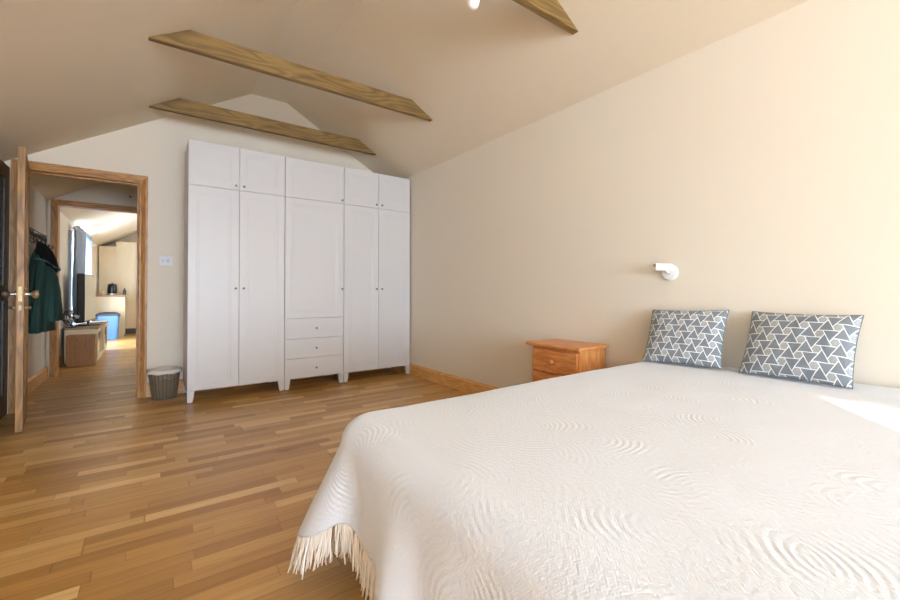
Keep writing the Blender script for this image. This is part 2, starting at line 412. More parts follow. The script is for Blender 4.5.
# door frames: jambs + architraves with a moulded profile
def doorframe(name, y0, y1, stops=True, DX0=DX0, W=.07):
    t = bpy.data.objects.new(name, None); C.objects.link(t); t['kind'] = 'structure'
    prof = [(0, 0), (0, -.010), (.008, -.014), (.02, -.014), (.026, -.010), (.040, -.014), (.052, -.018), (W, -.018), (W, 0)]
    for yy, sg in ((y0, 1), (y1, -1)):
        # left
        for side, nm in ((-1, 'architrave'), (1, 'architrave')):
            x0 = DX0 if side < 0 else DX1
            mb = MB(); poly = [(x0+side*p[0], yy+sg*p[1]) for p in prof]
            n = len(poly); vs = [(p[0], p[1], 0) for p in poly]+[(p[0], p[1], DZ+prof[i][0]) for i, p in enumerate(poly)]
            mb.add(vs, [tuple(range(n)), tuple(range(2*n-1, n-1, -1))]+[(i, (i+1) % n, n+(i+1) % n, n+i) for i in range(n)])
            mb.build(nm, M_pine[2], t)
        mb = MB(); n = len(prof)
        vs = [(DX0-p[0], yy+sg*p[1], DZ+p[0]) for p in prof]+[(DX1+p[0], yy+sg*p[1], DZ+p[0]) for p in prof]
        mb.add(vs, [tuple(range(n)), tuple(range(2*n-1, n-1, -1))]+[(i, (i+1) % n, n+(i+1) % n, n+i) for i in range(n)])
        mb.build('head_architrave', M_pine[0], t)
    MB().box(DX0-.012, y0, 0, DX0, y1, DZ).build('jamb', M_pine[2], t)
    MB().box(DX1, y0, 0, DX1+.012, y1, DZ).build('jamb', M_pine[2], t)
    MB().box(DX0-.012, y0, DZ, DX1+.012, y1, DZ+.012).build('head_jamb', M_pine[0], t)
    if not stops: return t
    s = MB().box(DX0, y0+.045, 0, DX0+.012, y0+.075, DZ).box(DX1-.012, y0+.045, 0, DX1, y0+.075, DZ).box(DX0+.012, y0+.045, DZ-.012, DX1-.012, y0+.075, DZ)
    s.build('door_stop', M_pine[2], t)
    return t
doorframe('trim_1', YF, YF+T)
doorframe('trim_2', YH, YB, False, DX0-.022, .060)

# open door leaf
hx, hy = -.838, YF-.022
ang = math.atan2(-.715, .098)            # direction of the leaf from the hinge
dr = bpy.data.objects.new('door_1', None); C.objects.link(dr); dr['kind'] = 'structure'; dr.location = (hx, hy, 0); dr.rotation_euler = (0, 0, ang)
LW, LT, LZ0, LZ1 = .700, .038, .008, 1.975
# local: x along the leaf, y thickness 0..LT to its left (towards +X world side)
mb = MB(); fr = .1
mb.box(0, 0, LZ0, fr, LT, LZ1, .002).box(LW-fr, 0, LZ0, LW, LT, LZ1, .002)
for z0, z1 in ((LZ0, .2), (.86, 1.0), (LZ1-.11, LZ1)): mb.box(fr, 0.0005, z0, LW-fr, LT-.0005, z1)
for z0, z1 in ((.2, .86), (1.0, LZ1-.11)):
    mb.box(fr, .010, z0, LW/2-.04, LT-.010, z1).box(LW/2+.04, .010, z0, LW-fr, LT-.010, z1).box(LW/2-.04, .0005, z0, LW/2+.04, LT-.0005, z1)
mb.build('door_leaf', M_door, dr)
hb_ = MB()
for sg, yy in ((1, LT), (-1, 0)):
    rot = Matrix.Rotation(-sg*PI/2, 4, 'X')
    hb_.lathe([(.0255, 0), (.026, .006), (.012, .01), (.011, .03), (.013, .034), (.026, .044), (.031, .056), (.026, .068), (.008, .073)], 20, (LW-.062, yy, .955), rot)
hb_.build('door_knob', M_metal, dr, True, shade=40)
lk = MB().box(LW-.001, LT/2-.011, .905, LW+.0025, LT/2+.011, 1.01, .001).box(LW, LT/2-.006, .945, LW+.012, LT/2+.006, .965, .001)
lk.build('latch', plain('satin_brass', srgb(170, 150, 112), .5, 1), dr)
kb = MB()
for sg, yy in ((1, LT), (-1, 0)):
    kb.lathe([(.014, 0), (.014, .004), (.007, .007), (.006, .02), (.012, .026), (.008, .034)], 16, (LW-.062, yy, .86), Matrix.Rotation(-sg*PI/2, 4, 'X'))
kb.box(LW, LT/2-.008, .842, LW+.004, LT/2+.008, .878, .001)
kb.build('thumb_turn', plain('satin_brass', srgb(180, 164, 130), .5, 1), dr, True, shade=40)
for z in (.22, 1.0, 1.75):
    MB().tube([(-.004, -.004, z-.04), (-.004, -.004, z+.04)], .006, 10).build('hinge', M_metal, dr)

# ------------------------------------------------------------------ beams
BZ = 2.555; BH = .128; BT = .045
def beam(y, label):
    def xl(z): return RX0-(RZ-z)/.583
    def xr(z): return RX1+(RZ-z)/.575
    mb = MB().prism([(xl(BZ)+.002, 0), (xr(BZ)-.002, 0), (xr(BZ+BH)-.002, BH), (xl(BZ+BH)+.002, BH)], 1, 0, BT)
    o = mb.build('ceiling_beam', M_beam, None, loc=(0, y, BZ))
    mod = o.modifiers.new('b', 'BEVEL'); mod.width = .002; mod.segments = 1
    return tag(o, label, 'beam', 'tie beams across the vaulted ceiling')
beam(4.345, 'tie beam of pale brown timber nearest the wardrobes, against the far gable')
beam(3.17, 'middle tie beam across the vault, fully in view above the open floor')
beam(1.567, 'tie beam nearest the viewer, only its pointed right end seen at the top')

# ------------------------------------------------------------------ wardrobes
WYF = 4.22; WYB = 4.735
def knob(parent, x, z, y=0.0):
    mb = MB().lathe([(.0045, 0), (.0045, .010), (.0095, .014), (.0105, .019), (.009, .024), (.003, .026)], 16, (x, y, z), Matrix.Rotation(PI/2, 4, 'X'))
    return mb.build('knob', M_dmetal, parent, True, shade=40)
def panel(x0, x1, z0, z1, fw=.062):
    # framed front: outer frame, two small steps, flat panel; front plane at y=0, thickness .02
    mb = MB(); g = .0015
    x0 += g; x1 -= g; z0 += g; z1 -= g
    rings = [(0, .02), (0, .0015), (.0015, 0), (fw, 0), (fw+.006, .0016), (fw+.02, .0016), (fw+.026, .0028), (fw+.03, .0028)]
    vs = []; fs = []
    for d, y in rings:
        vs += [(x0+d, y, z0+d), (x1-d, y, z0+d), (x1-d, y, z1-d), (x0+d, y, z1-d)]
    for i in range(len(rings)-1):
        for k in range(4): fs.append((i*4+k, i*4+(k+1) % 4, (i+1)*4+(k+1) % 4, (i+1)*4+k))
    fs.append((0, 3, 2, 1)); n = (len(rings)-1)*4; fs.append((n, n+1, n+2, n+3))
    mb.add(vs, fs); return mb
def flatfront(x0, x1, z0, z1):
    return MB().box(x0+.0015, 0, z0+.0015, x1-.0015, .02, z1-.0015, .0015)
def carcass(w, z0, z1, name='body'):
    D = WYB-WYF
    return MB().box(0.0005, .0215, z0, .018, D, z1).box(w-.018, .0215, z0, w-.0005, D, z1).box(.018, .0215, z0, w-.018, D, z0+.018).box(.018, .0215, z1-.018, w-.018, D, z1).box(.018, D-.008, z0, w-.018, D, z1)
def unit(x0, w, kind, label, tlabel):
    t = thing('wardrobe', label, 'wardrobe', (x0, WYF, 0), 0, 'white wardrobes along the far wall')
    carcass(w, .112, 1.9035).build('body', M_white, t)
    D = WYB-WYF
    for i, (lx, ly) in enumerate(((0, 0), (w, 0), (0, D-.06), (w, D-.06))):
        s = 1 if lx == 0 else -1; a = .056; b = .040
        xo = lx+s*.001
        vs = [(xo, ly+.001, .112), (xo+s*a, ly+.001, .112), (xo+s*a, ly+.05, .112), (xo, ly+.05, .112),
              (xo+s*.002, ly+.003, .012), (xo+s*b, ly+.003, .012), (xo+s*b, ly+.04, .012), (xo+s*.002, ly+.04, .012)]
        fo = MB().add(vs, [(0, 1, 2, 3), (7, 6, 5, 4), (0, 4, 5, 1), (1, 5, 6, 2), (2, 6, 7, 3), (3, 7, 4, 0)]).build('leg', M_white, t)
        MB().lathe([(.011, 0), (.011, .0125)], 12, (xo+s*.018, ly+.02, 0)).build('glide', M_dmetal, fo)
    if kind == 2:
        for a, b, kx in ((0, w/2, w/2-.03), (w/2, w, w/2+.037)):
            d = panel(a, b, .112, 1.905).build('door', M_white, t); knob(d, kx, 1.004)
    else:
        d = panel(0, w, .707, 1.905).build('door', M_white, t); knob(d, w-.022, 1.003)
        for z0, z1, kz in ((.112, .309, .205), (.309, .505, .404), (.505, .707, .604)):
            d = flatfront(0, w, z0, z1).build('drawer', M_white, t); knob(d, w/2+.008, kz)
    c = thing('top_cabinet', tlabel, 'cabinet', (x0, WYF, 1.905), 0, 'top cabinets on the wardrobes')
    carcass(w, 0, .395).build('body', M_white, c)
    if kind == 2:
        for a, b, kx in ((0, w/2, w/2-.03), (w/2, w, w/2+.037)):
            d = panel(a, b, 0, .395).build('door', M_white, c); knob(d, kx, .038)
    else:
        d = panel(0, w, 0, .395).build('door', M_white, c); knob(d, w-.024, .035)
unit(.262, .802, 2, 'white two-door wardrobe nearest the doorway and waste basket', 'white two-door top cabinet nearest the doorway')
unit(1.066, .600, 1, 'narrow white wardrobe with one door above three drawers, in the middle', 'white single-door top cabinet over the wardrobe with drawers')
unit(1.668, .806, 2, 'white two-door wardrobe in the corner beside the right wall', 'white two-door top cabinet in the corner by the right wall')

# ------------------------------------------------------------------ waste basket
bk = thing('waste_basket', 'grey-brown wicker waste basket with white cloth rim between doorway and wardrobe', 'basket', (.112, 4.59, 0))
bh, r0, r1 = .262, .088, .118
mb = MB()
NS = 22
for k in range(NS):
    a = 2*PI*k/NS; mb.tube([((r0+(r1-r0)*t)*math.cos(a), (r0+(r1-r0)*t)*math.sin(a), .006+(bh-.008)*t) for t in (0, .25, .5, .75, 1)], .0035, 6)
mb.build('stake', plain('willow_stake', srgb(84, 70, 54), .8), bk, True)
mb = MB(); rows = 23
for j in range(rows):
    z = .008+(bh-.02)*j/(rows-1); R = r0+(r1-r0)*j/(rows-1)
    mb.tube([((R+.0045*math.cos(NS*a/2*1.0+(j % 2)*PI))*math.cos(a), (R+.0045*math.cos(NS*a/2+(j % 2)*PI))*math.sin(a), z) for a in [2*PI*i/(NS*4) for i in range(NS*4)]], .0044, 6, True)
wv = mb.build('woven_side', plain('grey_willow', srgb(132, 118, 100), .85, bump=.4, bscale=90), bk, True)
MB().lathe([(.001, .004), (r0, .004), (r0, .012), (.001, .012)], 32).build('bottom', plain('willow_base', srgb(92, 80, 66), .85), bk)
mb = MB(); n = 64; vs = []; fs = []
prof = [(-.020, -.075), (-.017, -.03), (-.014, .006), (.0, .014), (.011, .008), (.014, -.010), (.0125, -.026)]
for i in range(n):
    a = 2*PI*i/n
    for q, (dr_, dz) in enumerate(prof):
        w = 1+ (.0025*math.sin(9*a)+.002*math.sin(17*a+1))/.014*(1 if q > 3 else .3)*.4
        R = r1+dr_*w + (0.0)
        if dz < -.02 and dr_ < 0: R = r1-.022
        zz = bh+dz+(.004*math.sin(7*a+q) if q in (0, 6) else .0015*math.sin(5*a))
        vs.append((R*math.cos(a), R*math.sin(a), zz))
m_ = len(prof)
for i in range(n):
    for q in range(m_-1): fs.append((i*m_+q, ((i+1) % n)*m_+q, ((i+1) % n)*m_+q+1, i*m_+q+1))
mb.add(vs, fs); o = mb.build('cloth_liner', plain('white_liner', srgb(226, 218, 208), .9, bump=.3, bscale=120), bk, True)
mo = o.modifiers.new('s', 'SOLIDIFY'); mo.thickness = .002

# light switch on far wall
sw = thing('light_switch', 'small white double light switch on the wall between doorway and wardrobe', 'light switch', (.118, YF-.0005, 1.268))
MB().box(-.052, -.009, -.043, .052, 0, .043, .003).build('plate', plain('switch_plate', srgb(214, 214, 222), .4), sw)
for x in (-.02, .02): MB().box(x-.011, -.013, -.017, x+.011, -.0088, .017, .002).build('rocker', plain('rocker_grey', srgb(196, 196, 208), .4), sw)

# ------------------------------------------------------------------ bed
BX0, BX1, BY0, BY1, BZT = .475, 2.46, -.19, 1.325, .575
bed = thing('bed', 'double bed hidden beneath the white bedspread, head against the right wall', 'bed', ((BX0+BX1)/2, (BY0+BY1)/2, 0))
hx_, hy_ = (BX1-BX0)/2, (BY1-BY0)/2
MB().box(-hx_+.05, -hy_+.05, .33, hx_, hy_-.05, .545, .05).build('mattress', plain('mattress_ticking', srgb(235, 233, 230), .9), bed)
MB().box(-hx_+.05, -hy_+.05, .10, hx_, hy_-.05, .33, .01).build('bed_base', plain('base_cloth', srgb(208, 198, 186), .9), bed)
for sx in (-1, 1):
    for sy in (-1, 1):
        MB().lathe([(.022, 0), (.028, .1)], 16, (sx*(hx_-.12), sy*(hy_-.12), 0)).build('leg', M_pine[2], bed)

# bedspread
def spread():
    rb = .07; R = .14
    x0, y0, y1 = BX0, BY0, BY1
    path = []  # (x,y,nx,ny,corner weight, side id)
    step = .0125
    def seg(ax, ay, bx, by, nx, ny, sid):
        L = math.hypot(bx-ax, by-ay); n = int(L/step)
        for i in range(n): path.append((ax+(bx-ax)*i/n, ay+(by-ay)*i/n, nx, ny, sid))
    def arc(cx, cy, a0, a1, sid):
        n = 26
        for i in range(n):
            a = a0+(a1-a0)*i/n; path.append((cx+R*math.cos(a), cy+R*math.sin(a), math.cos(a), math.sin(a), sid))
    seg(BX1, y1, x0+R, y1, 0, 1, 'far'); arc(x0+R, y1-R, PI/2, PI, 'c1'); seg(x0, y1-R, x0, y0+R, -1, 0, 'foot'); arc(x0+R, y0+R, PI, 1.5*PI, 'c2'); seg(x0+R, y0, BX1+.0001, y0, 0, -1, 'near')
    path.append((BX1, y0, 0, -1, 'near'))
    n = len(path)
    # arc length, centre of corners
    s = [0]
    for i in range(1, n): s.append(s[-1]+math.hypot(path[i][0]-path[i-1][0], path[i][1]-path[i-1][1]))
    c1 = sum(s[i] for i in range(n) if path[i][4] == 'c1')/26; c2 = sum(s[i] for i in range(n) if path[i][4] == 'c2')/26
    gs = lambda d, w: math.exp(-(d/w)**2)
    sst = lambda e0, e1, x: (lambda t: t*t*(3-2*t))(max(0, min(1, (x-e0)/(e1-e0))))
    mb = MB(); mb.uv = []
    TOP = 60; HANG = 44
    hem = []
    cols = []
    def bumpz(x, y):
        v = Vector((x*1.6, y*1.6, 3.1)); z = noise.noise(v)*.007+noise.noise(Vector((x*5, y*5, 9)))*.0022
        return z
    for i, (px, py, nx, ny, sid) in enumerate(path):
        # spine point for the top
        spx = min(max(px, x0+.7575), BX1); spy = (y0+y1)/2
        col = []
        w = sst(0, .15, BX1-px)      # flatten against the head wall
        for j in range(TOP):
            t = j/TOP; x = spx+(px-nx*rb-spx)*t; y = spy+(py-ny*rb-spy)*t
            crown = -.005*t**3 
            col.append((x, y, BZT+bumpz(x, y)+crown, x, y))
        d1 = s[i]-c1; d2 = s[i]-c2
        # hanging length below the bend
        foot = sst(c1-.1, c1+.15, s[i])*sst(-c2-.15, -c2+.1, -s[i])
        Lh = .37+(.243-.37)*foot
        Lh += .03*gs(d1+.03, .13)+.05*gs(d2, .13)
        Lh -= .045*gs(d1-.13, .05)                # little arch beside the corner
        flare = .05+.37*gs(d1+.0, .13)+.3*gs(d2, .12)-.13*gs(d1-.19, .06)
        wav = .020*math.sin(s[i]*13.5+.6)+.012*math.sin(s[i]*29+1.7)
        wav *= 1-.7*gs(d1, .12)
        zc = BZT+bumpz(px, py)-.005
        for j in range(HANG+1):
            t = j/HANG
            if t < .3:
                ph = t/.3*PI/2; out = rb*math.sin(ph)-rb; z = zc-rb*(1-math.cos(ph)); arcd = rb*ph
            else:
                q = (t-.3)/.7*Lh; out = flare*q+wav*(q/Lh)**1.3*1.0; z = zc-rb-q*math.sqrt(max(.2, 1-flare*flare)); arcd = rb*PI/2+q
            out += noise.noise(Vector((s[i]*3, t*2, 5)))*.008*t
            col.append((px+nx*out, py+ny*out, z, px+nx*(arcd-rb), py+ny*(arcd-rb)))
        cols.append(col)
        hem.append((Vector(col[-1][:3]), Vector((nx, ny, 0)), flare))
    m = TOP+HANG+1; fs = []; vs = []
    for col in cols:
        for c in col:
            vs.append(c[:3]); mb.uv.append((c[3], c[4]))
    for i in range(n-1):
        for j in range(m-1): fs.append((i*m+j, (i+1)*m+j, (i+1)*m+j+1, i*m+j+1))
    mb.add(vs, fs)
    o = mb.build('bedspread', M_spread, None, True)
    bm = bmesh.new(); bm.from_mesh(o.data); bmesh.ops.remove_doubles(bm, verts=bm.verts, dist=2e-4); bm.to_mesh(o.data); bm.free()
    so = o.modifiers.new('s', 'SOLIDIFY'); so.thickness = .004; so.offset = 1
    tag(o, 'white textured bedspread with fringed hem covering the bed and hanging to the floor', 'bedspread')
    # fringe
    fr = MB(); rnd = random.Random(4)
    acc = 0
    for i in range(1, n-1):
        a, b = hem[i-1][0], hem[i][0]; Ls = (b-a).length; acc += Ls
        if acc < .004: continue
        acc -= .004; acc = min(acc, .004)
        reps = 4 if Ls > .009 else 3
        for q in range(reps):
            tt = rnd.random(); p = a.lerp(b, tt)+hem[i][1]*.001; nn = hem[i][1]; tg = Vector((-nn.y, nn.x, 0))
            L = .100+rnd.uniform(-.018, .018); L = min(L, max(.04, p.z-.008)*1.25)
            sp = rnd.gauss(0, .11); ou = hem[i][2]*.4+rnd.gauss(.02, .07); pts = []
            for k in range(6):
                t = k/5; z = p.z-L*t*.96; pt = p+tg*(sp*L*t+.003*math.sin(9*t+tt*9))+nn*(ou*L*t)
                if z < .006:
                    pt += nn*(.006-z)*.9; z = .006+rnd.uniform(0, .004)
                pts.append((pt.x, pt.y, z))
            fr.tube(pts, [.0026, .0032, .0030, .0032, .0028, .002], 5)
    fr.build('fringe', M_fringe, o, True)
spread()

# cushions
def cushion(label, mat, loc, rz, tilt, roll, W, H, th):
    N = 72; mb = MB(); mb.uv = []; vs = []; fs = []
    for side in (1, -1):
        base = len(vs)
        for i in range(N+1):
            for j in range(N+1):
                u = i/N*2-1; v = j/N*2-1
                eu = 1-abs(u)**2.6; ev = 1-abs(v)**2.6
                t = th*(max(eu, 0)**.55)*(max(ev, 0)**.55)
                # edges pulled in between the corners
                x = u*W/2*(1-.045*(1-v*v)**1*abs(u)**3); z = v*H/2*(1-.05*(1-u*u)*abs(v)**3)
                wr = (noise.noise(Vector((u*3, v*3, side*2+loc[1])))*.006+noise.noise(Vector((u*8, v*8, 4)))*.002)*min(1, t/th*2)
                vs.append((x, -side*(t+wr), z)); mb.uv.append((u*W/2*1.04, v*H/2*.93))
        for i in range(N):
            for j in range(N):
                a = base+i*(N+1)+j; fs.append((a, a+N+1, a+N+2, a+1))
    mb.add(vs, fs)
    o = mb.build('cushion', mat, None, True)
    bm = bmesh.new(); bm.from_mesh(o.data); bmesh.ops.remove_doubles(bm, verts=bm.verts, dist=1e-5); bmesh.ops.recalc_face_normals(bm, faces=bm.faces); bm.to_mesh(o.data); bm.free()
    Mx = Matrix.Translation(loc) @ Matrix.Rotation(rz, 4, 'Z') @ Matrix.Rotation(tilt, 4, 'X') @ Matrix.Rotation(roll, 4, 'Y') @ Matrix.Translation((0, 0, H/2))
    o.matrix_world = Mx
    tag(o, label, 'cushion', 'patterned cushions on the bed')
    # piped seam
    pts = []
    for k in range(160):
        a = k/160*4; e = int(a); q = (a-e)*2-1
        u, v = [(q, -1), (1, q), (-q, 1), (-1, -q)][e]
        pts.append((u*W/2*(1-.045*(1-v*v)*abs(u)**3), 0, v*H/2*(1-.05*(1-u*u)*abs(v)**3)))
    MB().tube(pts, .0022, 6, True).build('seam', plain('seam_grey', srgb(118, 125, 132), .9), o, True)
    return o
# local -Y is the face towards the room; wall is at +X, so rotate by -90 deg
cushion('grey and white triangle-patterned cushion standing nearer the bedside drawers', cushion_mat('triangle_print_a', .012, .006, math.radians(1)), (2.290, 1.075, .583), -PI/2+math.radians(3), -math.radians(28), math.radians(-2.0), .392, .325, .046)
cushion('grey and white triangle-patterned cushion farther from the bedside drawers, partly sunlit', cushion_mat('triangle_print_b', .03, .022, math.radians(-1)), (2.285, .60, .583), -PI/2+math.radians(-4), -math.radians(27), math.radians(0), .405, .325, .050)

# ------------------------------------------------------------------ bedside drawers
NX0, NX1, NY0, NY1, NZ = 2.175, 2.468, 1.635, 2.030, .622
ns = thing('bedside_drawers', 'orange pine bedside drawers with round wooden knobs beside the bed', 'bedside table', (NX0, (NY0+NY1)/2, 0))
w = (NY1-NY0)/2; dp = NX1-NX0
MB().box(0.02, -w, .06, dp, w, NZ-.022, .003).build('body', M_stand[2], ns)
MB().box(-.028, -w-.03, NZ-.022, dp, w+.03, NZ, .008).build('top', M_stand[1], ns)
MB().box(.004, -w+.0, .0, dp, w, .06, .004).build('plinth', M_stand[1], ns)
for z0, z1 in ((.43, .578), (.255, .42), (.08, .245)):
    d = MB().box(0.0, -w+.012, z0, .0215, w-.012, z1, .005).build('drawer', M_stand[1], ns)
    MB().lathe([(.009, 0), (.008, .006), (.017, .014), (.019, .021), (.014, .029), (.003, .031)], 20, (0, 0, (z0+z1)/2), Matrix.Rotation(-PI/2, 4, 'Y')).build('knob', M_stand[0], d, True, shade=50)

# wall lamp
wlp = thing('wall_lamp', 'small white spot reading lamp on the wall above the bed', 'wall lamp', (XR-.0005, 1.215, 1.085))
MB().lathe([(.046, 0), (.046, .012), (.040, .018), (.001, .019)], 32, (0, 0, 0), Matrix.Rotation(-PI/2, 4, 'Y')).build('wall_plate', M_wplast, wlp, True, shade=40)
MB().tube([(-.015, 0, 0), (-.05, .0, .006), (-.058, .0, .026)], .008, 10).build('arm', M_wplast, wlp, True)
d = Vector((-.80, .60, .02)).normalized(); c = Vector((-.058, 0, .03)); q = Vector((0, 0, 1)).rotation_difference(d).to_matrix().to_4x4()
MB().lathe([(.004, -.036), (.019, -.034), (.021, -.028), (.021, .064), (.018, .064), (.017, .045), (.002, .044)], 28, c, q).build('lamp_shade', M_wplast, wlp, True, shade=40)

# pendant lamp (only its bulb tip reaches into the frame)
pd = thing('pendant_lamp', 'white pendant lamp bulb hanging from the ridge, its tip at the top edge', 'pendant lamp', (1.045, 1.283, RZ))
MB().lathe([(.05, 0), (.05, -.01), (.012, -.03), (.002, -.03)], 28).build('ceiling_rose', M_wplast, pd, True, shade=40)
MB().tube([(0, 0, -.02), (0, 0, -.80)], .003, 8).build('cord', M_wplast, pd)
MB().lathe([(.006, -.775), (.016, -.79), (.018, -.83), (.015, -.85)], 20).build('lamp_holder', M_wplast, pd, True, shade=40)
MB().lathe([(.012, -.845), (.014, -.86), (.021, -.885), (.0255, -.915), (.0255, -.932), (.02, -.950), (.010, -.957), (.001, -.959)], 24).build('bulb', plain('opal_bulb', srgb(245, 240, 238), .3), pd, True)

# ------------------------------------------------------------------ passage: rack, coat
rk = thing('coat_rack', 'ornate black wire coat rack on the passage wall above the coat', 'coat rack', (XL+.002, 5.95, 1.535))
MB().tube([(.008, -.45, -.04), (.008, .45, -.04)], .005, 8).tube([(.008, -.45, .055), (.008, .45, .055)], .004, 8).build('rail', M_blackwire, rk)
sc = MB()
for k in range(9):
    yc = -.4+k*.1
    sc.tube([(.01, yc+(.045-.0035*i*.6)*math.cos(i*.55+k), .008+(.045-.0035*i*.6)*math.sin(i*.55+k)) for i in range(20)], .0035, 6)
sc.build('scrollwork', M_blackwire, rk, True)
for k in range(5):
    y = -.4+k*.2
    MB().tube([(.01, y, -.03), (.012, y, -.07), (.035, y, -.095), (.06, y, -.075), (.065, y, -.05)], .005, 8).build('hook', M_blackwire, rk, True)

coat = thing('hooded_coat', 'dark teal coat with a black hood hanging from the rack in the passage', 'coat', (XL, 5.6, 0))
M_teal = plain('teal_waxed_cloth', srgb(46, 86, 82), .75, bump=.4, bscale=60); M_hood = plain('black_fleece', srgb(10, 12, 16), .95, bump=.5, bscale=120)
M_tealt = plain('teal_trim', srgb(84, 120, 120), .8)
def loft(levels, n=72, cap=True, folds=None):
    vs = []; fs = []
    for li, (z, cx, cy, rx, ry, amp) in enumerate(levels):
        for k in range(n):
            a = 2*PI*k/n
            q = 1+amp*(math.sin(5*a+.7+z*1.2)*.6+math.sin(11*a+2.1-z*2)*.4)
            x = cx+rx*math.cos(a)*q; y = cy+ry*math.sin(a)*q
            vs.append((max(x, .006), y, z))
    for i in range(len(levels)-1):
        for k in range(n): fs.append((i*n+k, i*n+(k+1) % n, (i+1)*n+(k+1) % n, (i+1)*n+k))
    if cap: fs.append(tuple(range(n))); fs.append(tuple(range((len(levels)-1)*n+n-1, (len(levels)-1)*n-1, -1)))
    return MB().add(vs, fs)
loft([(1.40, .05, .16, .03, .06, .05), (1.32, .07, .12, .06, .13, .1), (1.2, .085, .06, .075, .20, .14), (1.0, .09, .0, .08, .25, .18), (.85, .095, -.05, .085, .29, .2), (.72, .095, -.08, .085, .32, .22), (.60, .095, -.10, .09, .34, .24)]).build('coat_body', M_teal, coat, True)
loft([(1.475, .05, .12, .012, .03, .02), (1.44, .075, .10, .035, .06, .06), (1.37, .10, .08, .06, .10, .1), (1.30, .12, .08, .065, .13, .12), (1.22, .135, .12, .06, .13, .15), (1.17, .14, .16, .045, .09, .15)], 48).build('hood', M_hood, coat, True)
loft([(1.24, .12, .06, .03, .09, .08), (1.12, .15, .06, .05, .13, .12), (.98, .165, .05, .055, .15, .14), (.80, .175, .0, .062, .18, .16), (.69, .175, -.02, .065, .19, .18)], 48).build('sleeve', M_teal, coat, True)
tb = []
for k in range(25):
    t = k/24; tb.append((.07+.13*math.sin(t*PI*.6), -.13+.34*t, 1.285-.10*t+.012*math.sin(t*9)))
MB().tube(tb, .009, 8).build('hood_edge', M_tealt, coat, True)
tag(MB().lathe([(.012, 0), (.012, .01), (.004, .03), (.006, .045), (.001, .047)], 14, (0, 0, 0), Matrix.Rotation(PI/2, 4, 'X')).build('wall_hook', M_dmetal, None, True, loc=(-.205, YH, 2.155)), 'tiny dark hook on the wall above the second doorway', 'hook')

# ------------------------------------------------------------------ far room
M_cream = plain('cream_kitchen_door', srgb(222, 206, 172), .5)
tv = thing('tv_stand', 'low cream television cabinet with wood top along the far room wall', 'tv stand', (XL, 0, 0))
SX0, SX1, SY0, SY1, SZ = .022, .375, 7.45, 8.98, .49
cb = MB().box(SX0, SY0, .04, SX1-.02, SY0+.03, SZ-.025).box(SX0, SY1-.03, .04, SX1-.02, SY1, SZ-.025).box(SX0, SY0, 0.0, SX1-.02, SY1, .06).box(SX0, SY0+.03, .06, SX0+.012, SY1-.03, SZ-.025)
cb.box(SX0, SY0+.5, .06, SX1-.02, SY0+.53, SZ-.025).box(SX0, SY1-.53, .06, SX1-.02, SY1-.5, SZ-.025)
cb.build('body', M_cream, tv)
MB().box(SX0, SY0-.015, SZ-.025, SX1+.01, SY1+.015, SZ, .004).build('top', wood('tv_stand_top', (130, 100, 66), (176, 142, 100), 1), tv)
MB().box(SX0+.012, SY0+.53, .24, SX1-.03, SY1-.53, .255).build('shelf', M_cream, tv)
for a, b in ((SY0, SY0+.51), (SY1-.51, SY1)):
    fr_ = MB().box(SX1-.019, a+.003, .07, SX1, a+.05, SZ-.03).box(SX1-.019, b-.05, .07, SX1, b-.003, SZ-.03).box(SX1-.019, a+.05, .07, SX1, b-.05, .12).box(SX1-.019, a+.05, SZ-.08, SX1, b-.05, SZ-.03)
    dd = fr_.build('door', M_cream, tv)
    MB().box(SX1-.012, a+.05, .12, SX1-.008, b-.05, SZ-.08).build('pane', plain('dark_glass', srgb(40, 36, 32), .1), dd)
    knb = MB().lathe([(.005, 0), (.005, .008), (.012, .014), (.01, .022), (.002, .024)], 14, (SX1, a+.025 if a > 8 else b-.025, .29), Matrix.Rotation(PI/2, 4, 'Y')).build('knob', M_metal, dd, True)
tl = thing('television', 'flat television seen nearly edge-on standing on the cream cabinet', 'television', (XL+.235, 8.08, SZ), -math.radians(3))
MB().box(-.085, -.44, .05, .0, .44, .74, .02).build('housing', M_black, tl)
MB().box(-.001, -.425, .075, .0035, .425, .725).build('screen', plain('glossy_screen', srgb(16, 16, 18), .06, coat=.6), tl)
MB().box(-.03, -.05, .012, -.008, .05, .06).box(-.11, -.26, 0, .15, .26, .013, .004).build('stand', M_black, tl)
bx = thing('wooden_box', 'mid-brown wooden box on the floor against the end of the television cabinet', 'box', (XL+.225, 7.30, 0))
MB().box(-.145, -.10, 0, .145, .10, .405, .006).build('box_body', wood('brown_box_wood', (136, 88, 28), (166, 114, 44), 2, 0, .5), bx)
MB().box(-.115, -.1025, .03, .115, -.0985, .375, .002).build('front_panel', wood('brown_box_front', (128, 82, 26), (156, 106, 40), 2, 0, .5), bx)
# wire ornament
ft = thing('wire_fan', 'small round black wire desk fan beside the television', 'fan', (XL+.095, 7.525, SZ), -math.radians(45))
MB().lathe([(.055, 0), (.055, .012), (.012, .02), (.008, .09)], 20).build('base', M_blackwire, ft, True, shade=40)
cg = MB()
for r_ in (.02, .05, .08, .11):
    cg.tube([(.0+.035*(1-(r_/.115)**2), r_*math.cos(2*PI*i/28), .14+r_*math.sin(2*PI*i/28)) for i in range(28)], .0028, 6, True)
    cg.tube([(.0-.035*(1-(r_/.115)**2), r_*math.cos(2*PI*i/28), .14+r_*math.sin(2*PI*i/28)) for i in range(28)], .0028, 6, True)
for k in range(14):
    a = 2*PI*k/14
    for sg in (1, -1): cg.tube([(sg*.035*(1-(r_/.115)**2), r_*math.cos(a), .14+r_*math.sin(a)) for r_ in (0, .04, .08, .115)], .002, 5)
cg.build('cage', M_blackwire, ft, True)
bl = MB()
